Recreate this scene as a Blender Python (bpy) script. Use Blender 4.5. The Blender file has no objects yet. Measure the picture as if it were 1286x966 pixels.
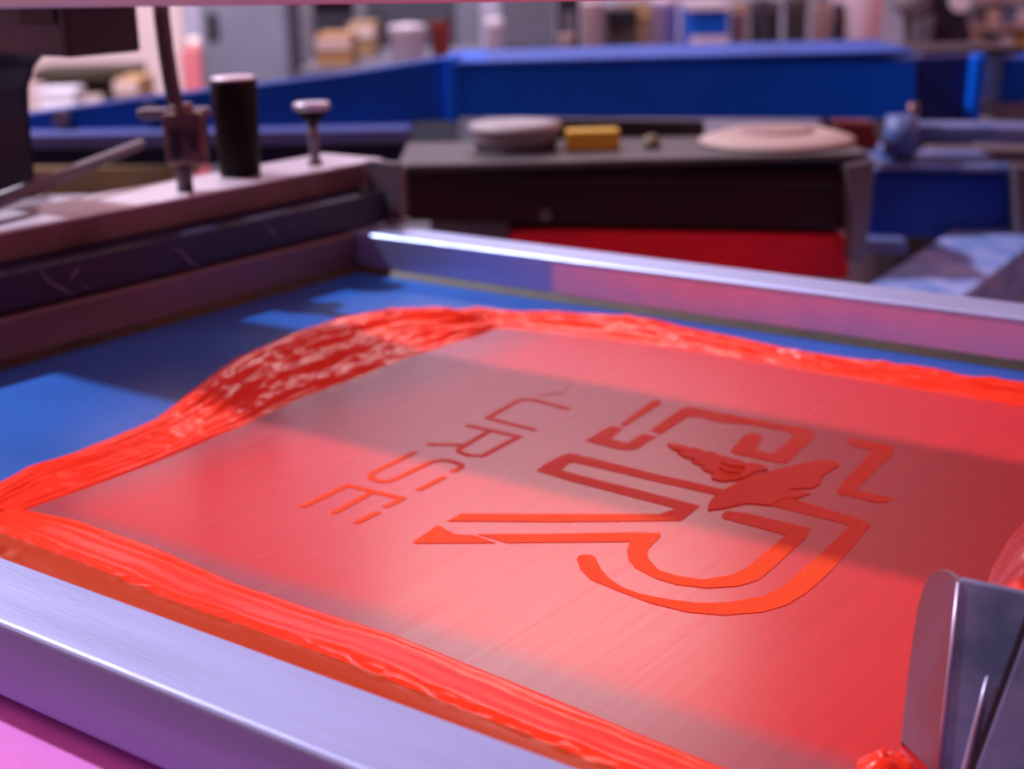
import bpy, bmesh, math, random
from mathutils import Vector, Matrix, noise

random.seed(7)
scene = bpy.context.scene
COL = scene.collection

# ------------------------------------------------------------------ camera
W_, H_ = 1286, 966
F_PX = 1883.26
PITCH, YAW, ROLL = 0.29120708, 0.6513047, -0.0257283
CAM = Vector((0.84311754, -0.28365832, 0.26427949))
fwd = Vector((-math.sin(YAW) * math.cos(PITCH), math.cos(YAW) * math.cos(PITCH), -math.sin(PITCH)))
r0 = Vector((math.cos(YAW), math.sin(YAW), 0.0))
u0 = r0.cross(fwd)
rgt = r0 * math.cos(ROLL) + u0 * math.sin(ROLL)
upv = -r0 * math.sin(ROLL) + u0 * math.cos(ROLL)
HV = Vector((-math.sin(YAW), math.cos(YAW), 0.0))      # horizontal heading

cam_d = bpy.data.cameras.new('camera')
cam_d.sensor_fit = 'HORIZONTAL'
cam_d.sensor_width = 36.0
cam_d.lens = F_PX / W_ * 36.0
cam_d.clip_start = 0.01
cam_d.dof.use_dof = True
cam_d.dof.focus_distance = 0.60
cam_d.dof.aperture_fstop = 8.6
cam = bpy.data.objects.new('camera', cam_d)
COL.objects.link(cam)
M = Matrix((rgt, upv, -fwd)).transposed().to_4x4()
M.translation = CAM
cam.matrix_world = M
scene.camera = cam

# ------------------------------------------------------------------ world, light, exposure
scene.view_settings.view_transform = 'Standard'
scene.view_settings.look = 'None'
scene.view_settings.gamma = 1.0
scene.view_settings.use_curve_mapping = False
scene.view_settings.exposure = 0.0
wd = bpy.data.worlds.new('world')
scene.world = wd
wd.use_nodes = True
bg = wd.node_tree.nodes['Background']
bg.inputs['Color'].default_value = (1.0, 0.37, 0.42, 1)
bg.inputs['Strength'].default_value = 0.60


def area_light(name, loc, target, sx, sy, power, color):
    l = bpy.data.lights.new(name, 'AREA')
    l.shape = 'RECTANGLE'
    l.size = sx
    l.size_y = sy
    l.energy = power
    l.color = color
    o = bpy.data.objects.new(name, l)
    COL.objects.link(o)
    o.location = loc
    o.rotation_euler = (Vector(target) - Vector(loc)).to_track_quat('-Z', 'Y').to_euler()
    return o


# shop lamp over the press hub on the left: throws the arm's shadow across the screen
area_light('shop_lamp', (-1.75, 0.37, 2.15), (0.4, 0.36, 0.0), 0.09, 0.09, 100, (0.88, 0.86, 1.0))
# unseen soft light added behind to give the film its sheen
area_light('sheen_fill', (-3.6, 5.6, 3.1), (0.4, 0.3, 0.0), 4.5, 1.3, 5, (1.0, 0.82, 0.86))
# ceiling strip over the aisle behind the press
area_light('ceiling_strip', (-1.75, 3.3, 1.92), (-0.3, 1.2, 0.0), 1.1, 0.3, 10, (1.0, 0.84, 0.84))
hall = area_light('hall_fill', (-2.5, 2.4, 4.4), (-6.6, 6.6, 0.2), 1.2, 1.2, 350, (0.86, 0.84, 1.0))
hall.data.spread = math.radians(100)          # narrow spread: added fill brightens only the hall behind the press

# ------------------------------------------------------------------ helpers


def ray(px, py):
    return fwd * F_PX + rgt * (px - 643.0) - upv * (py - 483.0)


def onz(px, py, z=0.0):
    d = ray(px, py)
    return CAM + d * ((z - CAM.z) / d.z)


def ony(px, py, y):
    d = ray(px, py)
    return CAM + d * ((y - CAM.y) / d.y)


def onx(px, py, x):
    d = ray(px, py)
    return CAM + d * ((x - CAM.x) / d.x)


def onv(px, py, D):
    """point on the upright plane at horizontal distance D ahead of the photographer"""
    d = ray(px, py)
    return CAM + d * (D / d.dot(HV))


MATS = {}


def mat(name, color, rough=0.5, metal=0.0, ior=None, spec=None, var=0.0, vscale=8.0, bump=0.0, bscale=60.0,
        stretch=None, color2=None, coat=0.0, emit=0.0):
    if name in MATS:
        return MATS[name]
    m = bpy.data.materials.new(name)
    m.use_nodes = True
    nt = m.node_tree
    b = nt.nodes['Principled BSDF']
    b.inputs['Base Color'].default_value = (*color, 1)
    b.inputs['Roughness'].default_value = rough
    b.inputs['Metallic'].default_value = metal
    if ior:
        b.inputs['IOR'].default_value = ior
    if spec is not None:
        b.inputs['Specular IOR Level'].default_value = spec
    if coat:
        b.inputs['Coat Weight'].default_value = coat
        b.inputs['Coat Roughness'].default_value = 0.1
    if emit:
        b.inputs['Emission Color'].default_value = (*color, 1)
        b.inputs['Emission Strength'].default_value = emit
    tc = nt.nodes.new('ShaderNodeTexCoord')
    mp = nt.nodes.new('ShaderNodeMapping')
    nt.links.new(tc.outputs['Object'], mp.inputs['Vector'])
    if stretch:
        mp.inputs['Scale'].default_value = stretch
    if var or color2:
        n = nt.nodes.new('ShaderNodeTexNoise')
        n.inputs['Scale'].default_value = vscale
        n.inputs['Detail'].default_value = 5
        nt.links.new(mp.outputs['Vector'], n.inputs['Vector'])
        cr = nt.nodes.new('ShaderNodeValToRGB')
        cr.color_ramp.elements[0].position = 0.35
        cr.color_ramp.elements[1].position = 0.68
        c2 = color2 or tuple(max(0.0, min(1.0, c * (1 - var))) for c in color)
        cr.color_ramp.elements[0].color = (*c2, 1)
        cr.color_ramp.elements[1].color = (*color, 1)
        nt.links.new(n.outputs['Fac'], cr.inputs['Fac'])
        nt.links.new(cr.outputs['Color'], b.inputs['Base Color'])
    if bump:
        n2 = nt.nodes.new('ShaderNodeTexNoise')
        n2.inputs['Scale'].default_value = bscale
        n2.inputs['Detail'].default_value = 4
        nt.links.new(mp.outputs['Vector'], n2.inputs['Vector'])
        bp = nt.nodes.new('ShaderNodeBump')
        bp.inputs['Strength'].default_value = bump
        bp.inputs['Distance'].default_value = 0.002
        nt.links.new(n2.outputs['Fac'], bp.inputs['Height'])
        nt.links.new(bp.outputs['Normal'], b.inputs['Normal'])
    MATS[name] = m
    return m


def new_thing(name, loc=(0, 0, 0), label=None, cat=None, group=None, rz=0.0):
    o = bpy.data.objects.new(name, None)
    o.empty_display_size = 0.02
    o.location = loc
    o.rotation_euler = (0, 0, rz)
    COL.objects.link(o)
    tag(o, label, cat, group)
    return o


def tag(o, label=None, cat=None, group=None, kind=None):
    if label:
        o['label'] = label
    if cat:
        o['category'] = cat
    if group:
        o['group'] = group
    if kind:
        o['kind'] = kind
    return o


def world_of(o):
    m = Matrix.LocRotScale(o.location, o.rotation_euler, None)
    if o.parent:
        m = world_of(o.parent) @ m
    return m


class B:
    """collects shapes in world space and links them as one mesh object"""

    def __init__(self):
        self.bm = bmesh.new()

    def box(self, c, s, rz=0.0, bevel=0.0, rot=None, seg=2):
        r = bmesh.ops.create_cube(self.bm, size=1.0)
        vs = r['verts']
        m = (rot if rot is not None else Matrix.Rotation(rz, 3, 'Z')).to_4x4()
        m.translation = Vector(c)
        m = m @ Matrix.Diagonal((*s, 1))
        bmesh.ops.transform(self.bm, matrix=m, verts=vs)
        if bevel:
            es = list({e for v in vs for e in v.link_edges})
            bmesh.ops.bevel(self.bm, geom=es, offset=bevel, segments=seg, affect='EDGES', profile=0.5)
        return self

    def span(self, lo, hi, bevel=0.0, seg=2):
        lo, hi = Vector(lo), Vector(hi)
        return self.box((lo + hi) / 2, hi - lo, bevel=bevel, seg=seg)

    def cyl(self, a, b, ra, rb=None, n=20):
        a, b = Vector(a), Vector(b)
        rb = ra if rb is None else rb
        q = (b - a).to_track_quat('Z', 'Y').to_matrix()
        rings = []
        for p, r in ((a, ra), (b, rb)):
            rings.append([self.bm.verts.new(p + q @ Vector((r * math.cos(6.28318 * i / n), r * math.sin(6.28318 * i / n), 0)))
                          for i in range(n)])
        for i in range(n):
            f = self.bm.faces.new((rings[0][i], rings[0][(i + 1) % n], rings[1][(i + 1) % n], rings[1][i]))
            f.smooth = True
        self.bm.faces.new(rings[0][::-1])
        self.bm.faces.new(rings[1])
        return self

    def lathe(self, base, prof, n=28):
        base = Vector(base)
        rings = []
        for r, z in prof:
            rings.append([self.bm.verts.new(base + Vector((r * math.cos(6.28318 * i / n), r * math.sin(6.28318 * i / n), z)))
                          for i in range(n)])
        for a, b in zip(rings, rings[1:]):
            for i in range(n):
                f = self.bm.faces.new((a[i], a[(i + 1) % n], b[(i + 1) % n], b[i]))
                f.smooth = True
        self.bm.faces.new(rings[0][::-1])
        self.bm.faces.new(rings[-1])
        return self

    def tube(self, pts, r, n=10):
        pts = [Vector(p) for p in pts]
        rs = r if isinstance(r, (list, tuple)) else [r] * len(pts)
        rings = []
        d0 = (pts[1] - pts[0]).normalized()
        q = d0.to_track_quat('Z', 'Y').to_matrix()
        for i, p in enumerate(pts):
            d = (pts[min(i + 1, len(pts) - 1)] - pts[max(i - 1, 0)]).normalized()
            q = d0.rotation_difference(d).to_matrix() @ q          # carry the frame along, no twist
            d0 = d
            rings.append([self.bm.verts.new(p + q @ Vector((rs[i] * math.cos(6.28318 * k / n), rs[i] * math.sin(6.28318 * k / n), 0)))
                          for k in range(n)])
        for a, b in zip(rings, rings[1:]):
            for k in range(n):
                f = self.bm.faces.new((a[k], a[(k + 1) % n], b[(k + 1) % n], b[k]))
                f.smooth = True
        self.bm.faces.new(rings[0][::-1])
        self.bm.faces.new(rings[-1])
        return self

    def prism(self, pts, off, bevel=0.0):
        """closed polygon pts (world), extruded by the vector off"""
        off = Vector(off)
        a = [self.bm.verts.new(Vector(p)) for p in pts]
        b = [self.bm.verts.new(Vector(p) + off) for p in pts]
        n = len(a)
        fs = [self.bm.faces.new(a[::-1]), self.bm.faces.new(b)]
        for i in range(n):
            fs.append(self.bm.faces.new((a[i], a[(i + 1) % n], b[(i + 1) % n], b[i])))
        if bevel:
            es = list({e for f in fs for e in f.edges})
            bmesh.ops.bevel(self.bm, geom=es, offset=bevel, segments=2, affect='EDGES', profile=0.5)
        return self

    def grid(self, fn, n, m, close=False):
        vs = [[self.bm.verts.new(fn(i / (n - 1), j / (m - 1))) for j in range(m)] for i in range(n)]
        for i in range(n - 1):
            for j in range(m - 1):
                f = self.bm.faces.new((vs[i][j], vs[i + 1][j], vs[i + 1][j + 1], vs[i][j + 1]))
                f.smooth = True
        return self

    def build(self, name, m, parent=None, smooth=False):
        bmesh.ops.recalc_face_normals(self.bm, faces=self.bm.faces[:])
        if parent is not None:
            self.bm.transform(world_of(parent).inverted())
            loc = None
        else:
            loc = sum((v.co for v in self.bm.verts), Vector()) / max(1, len(self.bm.verts))
            loc.z = min(v.co.z for v in self.bm.verts)
            bmesh.ops.translate(self.bm, vec=-loc, verts=self.bm.verts[:])
        me = bpy.data.meshes.new(name)
        if smooth:
            for f in self.bm.faces:
                f.smooth = True
        self.bm.to_mesh(me)
        self.bm.free()
        me.materials.append(m)
        o = bpy.data.objects.new(name, me)
        COL.objects.link(o)
        if parent is not None:
            o.parent = parent
        else:
            o.location = loc
        return o


def resample(pts, s):
    """point at fraction s of a polyline"""
    ls = [(pts[i + 1] - pts[i]).length for i in range(len(pts) - 1)]
    t = s * sum(ls)
    for i, l in enumerate(ls):
        if t <= l or i == len(ls) - 1:
            return pts[i].lerp(pts[i + 1], min(1.0, t / l))
        t -= l


def lerp_list(vals, s):
    x = s * (len(vals) - 1)
    i = min(int(x), len(vals) - 2)
    return vals[i] + (vals[i + 1] - vals[i]) * (x - i)


def sm(a, b, x):
    t = max(0.0, min(1.0, (x - a) / (b - a)))
    return t * t * (3 - 2 * t)


# ------------------------------------------------------------------ materials
ALU = mat('brushed_aluminium', (0.48, 0.62, 1.0), rough=0.4, metal=0.5, var=0.14, vscale=30, bump=0.12, bscale=250, stretch=(0.25, 3, 3))
ALU_N = mat('satin_aluminium', (0.43, 0.53, 0.95), rough=0.45, metal=0.12, var=0.14, vscale=30, bump=0.10, bscale=250, stretch=(0.25, 3, 3))
ALU_Y = mat('shaded_aluminium', (0.22, 0.15, 0.17), rough=0.42, metal=0.5, var=0.35, vscale=14, bump=0.15, bscale=120, stretch=(3, 0.3, 3))  # shade and dark reflections put into the side bars' colour
STEEL = mat('flood_bar_steel', (0.36, 0.46, 0.80), rough=0.33, metal=0.65, color2=(0.13, 0.24, 0.44), vscale=34, bump=0.08, bscale=60)
EDGE = mat('polished_edge', (0.55, 0.52, 0.75), rough=0.35, metal=0.6)
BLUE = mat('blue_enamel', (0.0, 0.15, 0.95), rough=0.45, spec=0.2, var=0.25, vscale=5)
BLUE_L = mat('worn_blue_enamel', (0.03, 0.12, 0.62), rough=0.5, spec=0.25, color2=(0.02, 0.09, 0.45), vscale=9)
BLUE_G = mat('blue_grey_steel', (0.20, 0.26, 0.52), rough=0.45, color2=(0.05, 0.12, 0.36), vscale=16)
NAVY = mat('navy_paint', (0.006, 0.010, 0.06), rough=0.45, var=0.4, vscale=10)
BLACK = mat('black_rubber', (0.003, 0.001, 0.002), rough=0.5, spec=0.2, bump=0.3, bscale=40)
DARK = mat('dark_steel', (0.03, 0.025, 0.035), rough=0.4, metal=0.3)
MAROON = mat('dark_maroon_paint', (0.040, 0.003, 0.006), rough=0.45, var=0.5, vscale=6)
RED = mat('red_cloth', (0.98, 0.009, 0.04), rough=0.8, var=0.3, vscale=10)
DRED = mat('dull_red_paint', (0.14, 0.012, 0.016), rough=0.6)
GREY = mat('grey_steel', (0.20, 0.18, 0.22), rough=0.45, metal=0.3, var=0.3, vscale=12)
LGREY = mat('pale_grey_paint', (0.15, 0.15, 0.20), rough=0.55, var=0.15, vscale=6)
BRASS = mat('tarnished_brass', (0.22, 0.13, 0.13), rough=0.4, metal=0.7, var=0.5, vscale=60)
BROWNM = mat('brown_grey_casting', (0.12, 0.085, 0.11), rough=0.5, var=0.35, vscale=20)
GLUE = mat('old_frame_glue', (0.05, 0.035, 0.014), rough=0.6, var=0.6, vscale=30)
PINK = mat('pink_platen_cover', (0.85, 0.24, 0.85), rough=0.75, var=0.12, vscale=30, bump=0.15, bscale=700)
YELLOW = mat('yellow_label', (0.62, 0.38, 0.02), rough=0.5)
CREAM = mat('cream_plastic', (0.74, 0.58, 0.52), rough=0.6)
WHITE = mat('white_plastic', (0.88, 0.86, 0.98), rough=0.5)
WOOD = mat('brown_timber', (0.055, 0.038, 0.02), rough=0.7, color2=(0.03, 0.02, 0.01), vscale=6, stretch=(1, 8, 8))
CARD = mat('tan_cardboard', (0.50, 0.29, 0.12), rough=0.8, var=0.2, vscale=4)
REDP = mat('red_plastic', (0.42, 0.05, 0.04), rough=0.5)
BLUEP = mat('bright_blue_plastic', (0.0, 0.16, 0.95), rough=0.4)
WALLC = mat('cream_wall_paint', (0.47, 0.34, 0.33), rough=0.8, var=0.06, vscale=2)
WALLG = mat('grey_wall_paint', (0.26, 0.23, 0.30), rough=0.8, var=0.1, vscale=2)
FLOORM = mat('concrete_floor', (0.16, 0.14, 0.17), rough=0.7, var=0.25, vscale=3)


def ink_mat(name, col, rough, bump, bscale, stretch=(1, 1, 1), ior=1.3):
    m = mat(name, col, rough=rough, ior=ior, bump=bump, bscale=bscale, stretch=stretch)
    return m


INK = ink_mat('wet_orange_red_ink', (1.0, 0.042, 0.012), 0.22, 0.2, 70)
INK_NEAR = ink_mat('combed_orange_ink', (0.98, 0.045, 0.010), 0.22, 0.16, 90, (0.15, 2, 1))
INK_LETTER = mat('ink_in_stencil', (1.0, 0.085, 0.012), rough=0.15, spec=0.06, bump=0.4, bscale=1100)

# blue emulsion on the mesh
EMUL = mat('blue_emulsion', (0.012, 0.15, 0.64), rough=0.32, color2=(0.008, 0.10, 0.44), vscale=6, bump=0.03, bscale=30)


def film_material():
    """thin red ink film: thinner, mauve towards the taped borders, fine pull streaks along Y"""
    m = bpy.data.materials.new('scraped_ink_film')
    m.use_nodes = True
    nt = m.node_tree
    L = nt.links.new
    b = nt.nodes['Principled BSDF']
    b.inputs['IOR'].default_value = 1.55
    tc = nt.nodes.new('ShaderNodeTexCoord')
    sep = nt.nodes.new('ShaderNodeSeparateXYZ')
    L(tc.outputs['Object'], sep.inputs[0])

    def math_(op, a, bb, clamp=False):
        n = nt.nodes.new('ShaderNodeMath')
        n.operation = op
        n.use_clamp = clamp
        for k, v in ((0, a), (1, bb)):
            if isinstance(v, (int, float)):
                n.inputs[k].default_value = v
            else:
                L(v, n.inputs[k])
        return n.outputs[0]

    # low frequency waviness for the border
    nz = nt.nodes.new('ShaderNodeTexNoise')
    nz.inputs['Scale'].default_value = 9
    L(tc.outputs['Object'], nz.inputs['Vector'])
    wob = math_('MULTIPLY', math_('SUBTRACT', nz.outputs['Fac'], 0.5), 0.03)
    dx = math_('ADD', math_('SUBTRACT', sep.outputs['X'], 0.232), wob)
    dy = math_('ADD', math_('SUBTRACT', sep.outputs['Y'], 0.122), math_('MULTIPLY', wob, 0.35))
    tx = math_('DIVIDE', dx, 0.045, True)
    ty = math_('DIVIDE', dy, 0.014, True)
    thick = math_('MULTIPLY', tx, ty, True)
    mix = nt.nodes.new('ShaderNodeMix')
    mix.data_type = 'RGBA'
    L(thick, mix.inputs[0])
    mix.inputs[6].default_value = (0.42, 0.075, 0.10, 1)
    mix.inputs[7].default_value = (0.72, 0.020, 0.024, 1)
    # streaks
    mp = nt.nodes.new('ShaderNodeMapping')
    mp.inputs['Scale'].default_value = (260, 6, 1)
    L(tc.outputs['Object'], mp.inputs['Vector'])
    st = nt.nodes.new('ShaderNodeTexNoise')
    st.inputs['Scale'].default_value = 1.0
    st.inputs['Detail'].default_value = 3
    L(mp.outputs['Vector'], st.inputs['Vector'])
    cr = nt.nodes.new('ShaderNodeValToRGB')
    cr.color_ramp.elements[0].position = 0.3
    cr.color_ramp.elements[0].color = (0.86, 0.86, 0.86, 1)
    cr.color_ramp.elements[1].position = 0.75
    cr.color_ramp.elements[1].color = (1, 1, 1, 1)
    L(st.outputs['Fac'], cr.inputs['Fac'])
    mul = nt.nodes.new('ShaderNodeMix')
    mul.data_type = 'RGBA'
    mul.blend_type = 'MULTIPLY'
    mul.inputs[0].default_value = 1.0
    L(mix.outputs[2], mul.inputs[6])
    L(cr.outputs['Color'], mul.inputs[7])
    L(mul.outputs[2], b.inputs['Base Color'])
    rr = nt.nodes.new('ShaderNodeMapRange')
    rr.inputs['To Min'].default_value = 0.21
    rr.inputs['To Max'].default_value = 0.31
    L(st.outputs['Fac'], rr.inputs['Value'])
    L(rr.outputs['Result'], b.inputs['Roughness'])
    bp = nt.nodes.new('ShaderNodeBump')
    bp.inputs['Strength'].default_value = 0.03
    bp.inputs['Distance'].default_value = 0.0004
    L(st.outputs['Fac'], bp.inputs['Height'])
    L(bp.outputs['Normal'], b.inputs['Normal'])
    return m


FILM = film_material()


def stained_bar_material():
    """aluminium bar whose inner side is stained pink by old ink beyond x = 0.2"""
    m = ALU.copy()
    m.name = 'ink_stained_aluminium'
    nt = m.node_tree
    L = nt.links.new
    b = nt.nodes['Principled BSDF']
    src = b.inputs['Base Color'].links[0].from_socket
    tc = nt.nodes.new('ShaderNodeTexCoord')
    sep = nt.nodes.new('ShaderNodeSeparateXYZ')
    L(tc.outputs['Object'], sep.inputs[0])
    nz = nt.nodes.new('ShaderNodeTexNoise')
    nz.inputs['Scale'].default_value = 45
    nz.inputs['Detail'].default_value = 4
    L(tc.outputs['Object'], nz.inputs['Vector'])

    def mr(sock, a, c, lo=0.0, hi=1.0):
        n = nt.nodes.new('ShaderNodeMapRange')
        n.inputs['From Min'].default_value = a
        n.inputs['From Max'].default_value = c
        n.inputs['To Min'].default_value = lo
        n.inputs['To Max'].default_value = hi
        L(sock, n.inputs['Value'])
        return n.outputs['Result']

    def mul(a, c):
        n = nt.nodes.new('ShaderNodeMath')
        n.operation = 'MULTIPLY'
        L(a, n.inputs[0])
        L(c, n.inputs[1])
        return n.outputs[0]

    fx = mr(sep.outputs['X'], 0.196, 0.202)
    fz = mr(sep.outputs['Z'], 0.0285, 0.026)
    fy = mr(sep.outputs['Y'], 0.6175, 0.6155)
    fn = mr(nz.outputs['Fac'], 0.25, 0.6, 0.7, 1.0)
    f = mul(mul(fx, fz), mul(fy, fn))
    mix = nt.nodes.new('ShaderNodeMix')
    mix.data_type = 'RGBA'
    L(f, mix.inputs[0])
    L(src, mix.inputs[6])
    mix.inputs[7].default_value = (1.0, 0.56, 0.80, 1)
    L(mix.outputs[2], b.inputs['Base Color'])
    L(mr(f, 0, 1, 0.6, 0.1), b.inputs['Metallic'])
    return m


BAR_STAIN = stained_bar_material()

# ------------------------------------------------------------------ the setting
FZ = -1.0


def struct(o):
    return tag(o, kind='structure')


struct(B().span((-14, -3, FZ - 0.05), (7, 14, FZ)).build('floor', FLOORM))
# back wall: upright plane across the view, 8.6 m ahead
DW = 8.6


def vframe(u, v, z):
    """u right, v ahead of the camera foot, z up -> world"""
    return Vector((CAM.x, CAM.y, 0)) + r0 * u + HV * v + Vector((0, 0, z))


def uofpx(px, D):
    return (onv(px, 60, D) - CAM).dot(r0)


def vbox(b, px0, px1, py0, py1, D, thick, bevel=0.0, z0=None, z1=None):
    """upright box facing the camera; front face spans the given photo box at distance D"""
    mx, my = (px0 + px1) / 2, (py0 + py1) / 2
    ua, ub = [(onv(p, my, D) - CAM).dot(r0) for p in (px0, px1)]
    zt = onv(mx, py0, D).z if z1 is None else z1
    zb = onv(mx, py1, D).z if z0 is None else z0
    c = vframe((ua + ub) / 2, D + thick / 2, (zt + zb) / 2)
    b.box(c, (ub - ua, thick, zt - zb), rz=YAW, bevel=bevel)
    return b


wb = B()
ua, ub = uofpx(-300, DW), uofpx(232, DW)
wb.box(vframe((ua + ub) / 2, DW + 0.1, 1.0), (ub - ua, 0.2, 4.0), rz=YAW)
struct(wb.build('wall_left', WALLC))
wb = B()
ua, ub = uofpx(232, DW), uofpx(1900, DW)
wb.box(vframe((ua + ub) / 2, DW + 0.15, 1.0), (ub - ua, 0.2, 4.0), rz=YAW)
struct(wb.build('wall_back', WALLG))
struct(B().box(vframe(0, -2.4, 0.7), (9, 0.2, 3.4), rz=YAW).build('front_blocker', mat('dark_blocker', (0.05, 0.05, 0.08), rough=0.9)))  # unseen wall added behind the camera to block ambient light

# ------------------------------------------------------------------ printing screen
Y0, Y1, BH, BW = 0.03386, 0.61471, 0.03169, 0.038
XR = 0.905
scr = new_thing('printing_screen', (0.42, 0.325, 0.0),
                'silver framed printing screen with blue mesh, red ink film and orange stencil design', 'screen')
B().span((-BW, Y0 - BW, 0), (XR + BW, Y0, BH), bevel=0.0022, seg=3).build('frame_bar', ALU_N, scr)
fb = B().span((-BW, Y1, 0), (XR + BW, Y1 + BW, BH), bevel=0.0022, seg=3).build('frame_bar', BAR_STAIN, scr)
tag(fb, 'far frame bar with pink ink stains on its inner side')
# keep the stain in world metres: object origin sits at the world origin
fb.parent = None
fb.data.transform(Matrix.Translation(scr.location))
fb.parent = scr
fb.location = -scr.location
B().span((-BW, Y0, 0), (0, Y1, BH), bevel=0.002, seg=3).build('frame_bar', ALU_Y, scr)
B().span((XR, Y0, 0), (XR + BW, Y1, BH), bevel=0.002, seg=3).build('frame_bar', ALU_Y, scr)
# glue fillets where the mesh meets the bars
gl = B()
gl.prism([(0, Y1, 0.0002), (0, Y1 - 0.0075, 0.0002), (0, Y1 - 0.001, 0.0042), (0, Y1, 0.0045)], (XR, 0, 0))
tag(gl.build('glue_line', GLUE, scr), 'dark line of old glue along the far bar')
gl = B()
gl.prism([(0, Y0, 0.0002), (0.008, Y0, 0.0002), (0.001, Y0, 0.0045), (0, Y0, 0.005)], (0, Y1 - Y0, 0))
tag(gl.build('glue_line', GLUE, scr), 'dark line of old glue along the left bar')

ms = B().span((0.0, Y0, -0.0006), (XR, Y1, 0.0)).build('mesh_sheet', EMUL, scr)
tag(ms, 'blue emulsion coated mesh')
flm = B()
flm.span((0.205, 0.08, 0.0), (0.70, 0.555, 0.00035))
flm = flm.build('ink_film', FILM, ms)
flm.data.transform(Matrix.Translation(scr.location))
flm.location = -scr.location
tag(flm, 'thin pinkish red film of scraped ink')

ZF = 0.0003


def stencil(px_pts, th=0.00032, name='stencil_letter', label=None):
    pts = [onz(x, y, ZF) for x, y in px_pts]
    o = B().prism(pts, (0, 0, th)).build(name, INK_LETTER, ms)
    if label:
        tag(o, label)
    return o


def ribbon(b, px_pts, w=0.0036, th=0.00028):
    """square-ended stroke of constant width lying on the mesh"""
    P = [onz(x, y, 0) for x, y in px_pts]
    left, right = [], []
    for i, p in enumerate(P):
        d0 = (P[i] - P[i - 1]).normalized() if i else (P[1] - P[0]).normalized()
        d1 = (P[i + 1] - P[i]).normalized() if i < len(P) - 1 else d0
        t = (d0 + d1).normalized()
        n = Vector((-t.y, t.x, 0))
        k = 1.0 / max(0.45, n.dot(Vector((-d0.y, d0.x, 0))))
        z = Vector((0, 0, ZF))
        left.append(p + n * (w / 2 * k) + z)
        right.append(p - n * (w / 2 * k) + z)
    b.prism(left + right[::-1], (0, 0, th))
    return b


def z1(x, y):
    return (360 + x * 0.3110, 440 + y * 0.3110)


# small lettering of the design, letter by letter
e = B()
for seg in ([z1(63, 636), z1(247, 549), z1(468, 602), z1(397, 638)], [z1(345, 578), z1(188, 662)], [z1(372, 656), z1(280, 702)]):
    ribbon(e, seg)
e.build('stencil_letter', INK_LETTER, ms)
s_ = B()
ribbon(s_, [z1(520, 414), z1(345, 500), z1(340, 518), z1(368, 531), z1(410, 533), z1(450, 518), z1(590, 452), z1(630, 446), z1(672, 452),
            z1(704, 465), z1(706, 476), z1(668, 496)])
ribbon(s_, [z1(640, 514), z1(530, 569)])
s_.build('stencil_letter', INK_LETTER, ms)
rr_ = B()
ribbon(rr_, [z1(728, 305), z1(938, 352), z1(790, 430), z1(735, 427), z1(695, 412), z1(698, 400), z1(812, 333)])
ribbon(rr_, [z1(712, 385), z1(565, 382)])
rr_.build('stencil_letter', INK_LETTER, ms)
u_ = B()
ribbon(u_, [z1(1005, 325), z1(812, 276), z1(940, 203), z1(990, 200), z1(1140, 241)])
u_.build('stencil_letter', INK_LETTER, ms)
n_ = B()
ribbon(n_, [z1(1010, 182), z1(1118, 176), z1(1160, 104)], w=0.002, th=0.0003)
n_.build('stencil_letter', mat('dry_faint_ink', (0.62, 0.13, 0.11), rough=0.4), ms)

# large figures
stencil([(562, 655), (579, 645.8), (700, 646.2), (829, 646.4), (849, 639), (785, 622.3), (720, 605.5), (674, 591.5), (684, 583.5), (709, 571),
         (716, 570), (725, 571.5), (815, 593.8), (914, 616.5), (905, 623.5), (815, 603), (722, 581), (715, 582), (704, 591), (720, 595.4), (800, 615.5), (879, 635.8),
         (856, 654.5), (700, 656)], 0.00034)
stencil([(518.6, 681.5), (549.7, 660), (571.5, 671.7), (596, 672.7), (622.8, 682.6), (521.7, 683)])
stencil([(600, 671.5), (680, 671.3), (790, 669.2), (829, 670), (830, 674), (814, 690), (813, 698), (815.5, 704), (827, 716.5), (850, 723.7), (882.5, 728.6),
         (915, 724), (938, 714), (957.6, 697), (987, 672.5), (908, 651.5), (906, 648), (913, 642), (941, 646), (1018, 664), (1012, 676),
         (974, 711), (954, 728.6), (928, 736.8), (889, 739.4), (850, 735), (823.7, 727), (799, 714.6), (789.4, 704), (787, 692.7), (791, 681), (637, 682.4)])
stencil([(724, 702.5), (727, 698.5), (734, 697), (742, 697.5), (747, 700), (755, 715.5), (765, 727), (781, 738), (804, 746.6), (837, 753), (876, 758), (915, 757),
         (957.6, 750), (984, 737), (1006.6, 717), (1033, 694), (1068, 660), (966.6, 635), (975, 621), (1013, 632), (1085, 654), (1093, 660), (1072, 686),
         (1039, 722), (1013, 745), (987, 761), (957.6, 769.5), (908.6, 773.4), (863, 769.4), (817, 758), (778, 743.3), (742, 728.6), (729, 715.5)], 0.0003)
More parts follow.
